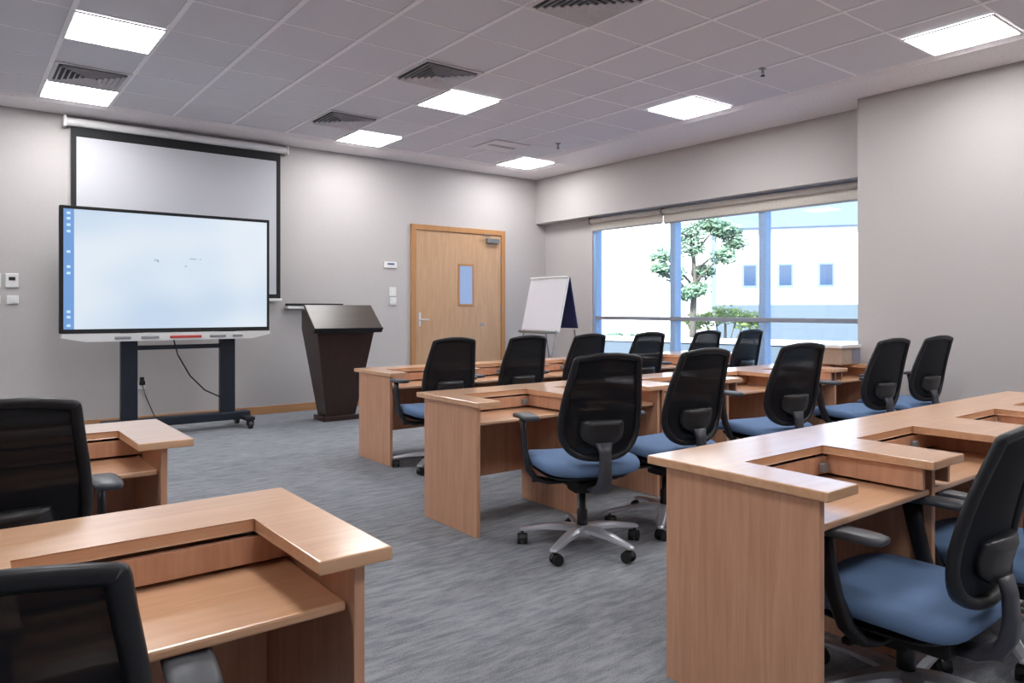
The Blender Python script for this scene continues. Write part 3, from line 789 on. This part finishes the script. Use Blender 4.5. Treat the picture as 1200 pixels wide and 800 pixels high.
b = B(); box(b, 0, w3, 0, .4, 0, 1.05, .02); obj('wall_block', b, 'plinth', t)
b = B(); box(b, -.05, w3+.05, -.05, .45, 1.051, 1.15, .02); obj('coping', b, 'render', t)

def leaf_cloud(bm, centers, n, size):
    for _ in range(n):
        c, r = random.choice(centers)
        v = Vector((random.gauss(0, 1), random.gauss(0, 1), random.gauss(0, 1))).normalized()*r*random.uniform(.35, 1)
        p = Vector(c)+Vector((v.x, v.y, v.z*.6))
        a = Vector((random.gauss(0, 1), random.gauss(0, 1), random.gauss(0, 1))).normalized(); q = a.orthogonal().normalized(); s = size*random.uniform(.6, 1.3)
        vs = [bm.verts.new(p+a*s), bm.verts.new(p+q*s*.45), bm.verts.new(p-a*s), bm.verts.new(p-q*s*.45)]
        bm.faces.new(vs)
td = 17.5; tp = cw(812, td)
t = thing('tree', 'slender green tree growing outside behind the window mullion', 'tree', (tp.x, tp.y, -.5))
def tz(v): return CH-(v-CY)*td/F+.5
rt = Vector((cc, -ss, 0)); K = td/F
cl = []
for u, v, r in ((835, 268, .42), (800, 272, .40), (858, 285, .33), (815, 290, .42), (780, 300, .34), (845, 300, .35), (795, 320, .36), (772, 315, .22), (830, 318, .30), (815, 338, .32), (840, 270, .35), (820, 262, .35), (798, 345, .25)):
    c = rt*((u-812)*K); cl.append(((c.x+random.uniform(-.25, .25)*ss, c.y+random.uniform(-.25, .25)*cc, tz(v)), r*.95))
b = B(); tube(b, [(0, 0, 0), (0, 0, tz(365)), (rt.x*.05, rt.y*.05, tz(330)), (0, 0, tz(290)), (rt.x*.1, rt.y*.1, tz(262))], [.09, .08, .06, .04, .02], 8)
for c, r in cl[:9]:
    zb = c[2]-.7
    tube(b, [(0, 0, max(.8, zb)), (c[0]*.5, c[1]*.5, c[2]-.3), c], [.035, .025, .01], 6)
obj('trunk', b, 'bark', t, True)
b = B(); leaf_cloud(b, [(c, r*1.12) for c, r in cl], 5600, .066); obj('foliage', b, 'leaf', t)
sp = cw(850, 19)
t = thing('shrub', 'pale green shrub at the foot of the white building, right of the tree', 'shrub', (sp.x, sp.y, -.5))
b = B(); leaf_cloud(b, [((rt.x*k*.28, rt.y*k*.28, 1.55+.12*math.cos(k*1.4)), .42) for k in range(-3, 4)], 1500, .07); obj('foliage', b, 'leaf2', t)
b = B(); tube(b, [(0, 0, 0), (0, 0, 1.4)], [.05, .03], 6)
for k in (-2, -1, 1, 2): tube(b, [(0, 0, .5), (rt.x*k*.28, rt.y*k*.28, 1.5)], [.02, .01], 6)
obj('stem', b, 'bark', t)
sp = cw(735, 21)
t = thing('shrub', 'low blue green shrub seen below the transom in the left window pane', 'shrub', (sp.x, sp.y, -.5))
b = B(); leaf_cloud(b, [((rt.x*k*.25, rt.y*k*.25, .95), .32) for k in range(-3, 4)], 1100, .07); obj('foliage', b, 'leaf', t)
b = B(); tube(b, [(0, 0, 0), (0, 0, .9)], [.04, .03], 6); obj('stem', b, 'bark', t)

# ================================================================== LIGHT
sc = bpy.context.scene
w = bpy.data.worlds.new('sky'); sc.world = w; w.use_nodes = True; nt = w.node_tree
bg = nt.nodes['Background']
sky = nt.nodes.new('ShaderNodeTexSky'); sky.sky_type = 'NISHITA'; sky.sun_disc = False
sky.sun_elevation = math.radians(40); sky.sun_rotation = math.radians(-100); sky.air_density = 1.0; sky.dust_density = 2.5
nt.links.new(sky.outputs['Color'], bg.inputs['Color']); bg.inputs['Strength'].default_value = 0.55
sun = bpy.data.lights.new('sun', 'SUN'); sun.energy = 9.0; sun.angle = math.radians(1); sun.color = (1, .97, .93)
so = bpy.data.objects.new('sun', sun); COL.objects.link(so)
so.rotation_euler = Vector((.72, .25, -.55)).to_track_quat('-Z', 'Y').to_euler(); so.location = (0, 0, 12)

# ================================================================== CAMERA
cam = bpy.data.cameras.new('camera'); co = bpy.data.objects.new('camera', cam); COL.objects.link(co)
co.location = (0, 0, CH); co.rotation_euler = (PI/2, 0, -YAW)
cam.sensor_width = 36; cam.lens = 36*F/1200; cam.shift_y = (CY-400)/1200; cam.clip_start = .05; cam.clip_end = 300
sc.camera = co
vs = sc.view_settings; vs.view_transform = 'Standard'; vs.look = 'None'; vs.gamma = 1; vs.exposure = EXPO; vs.use_curve_mapping = False
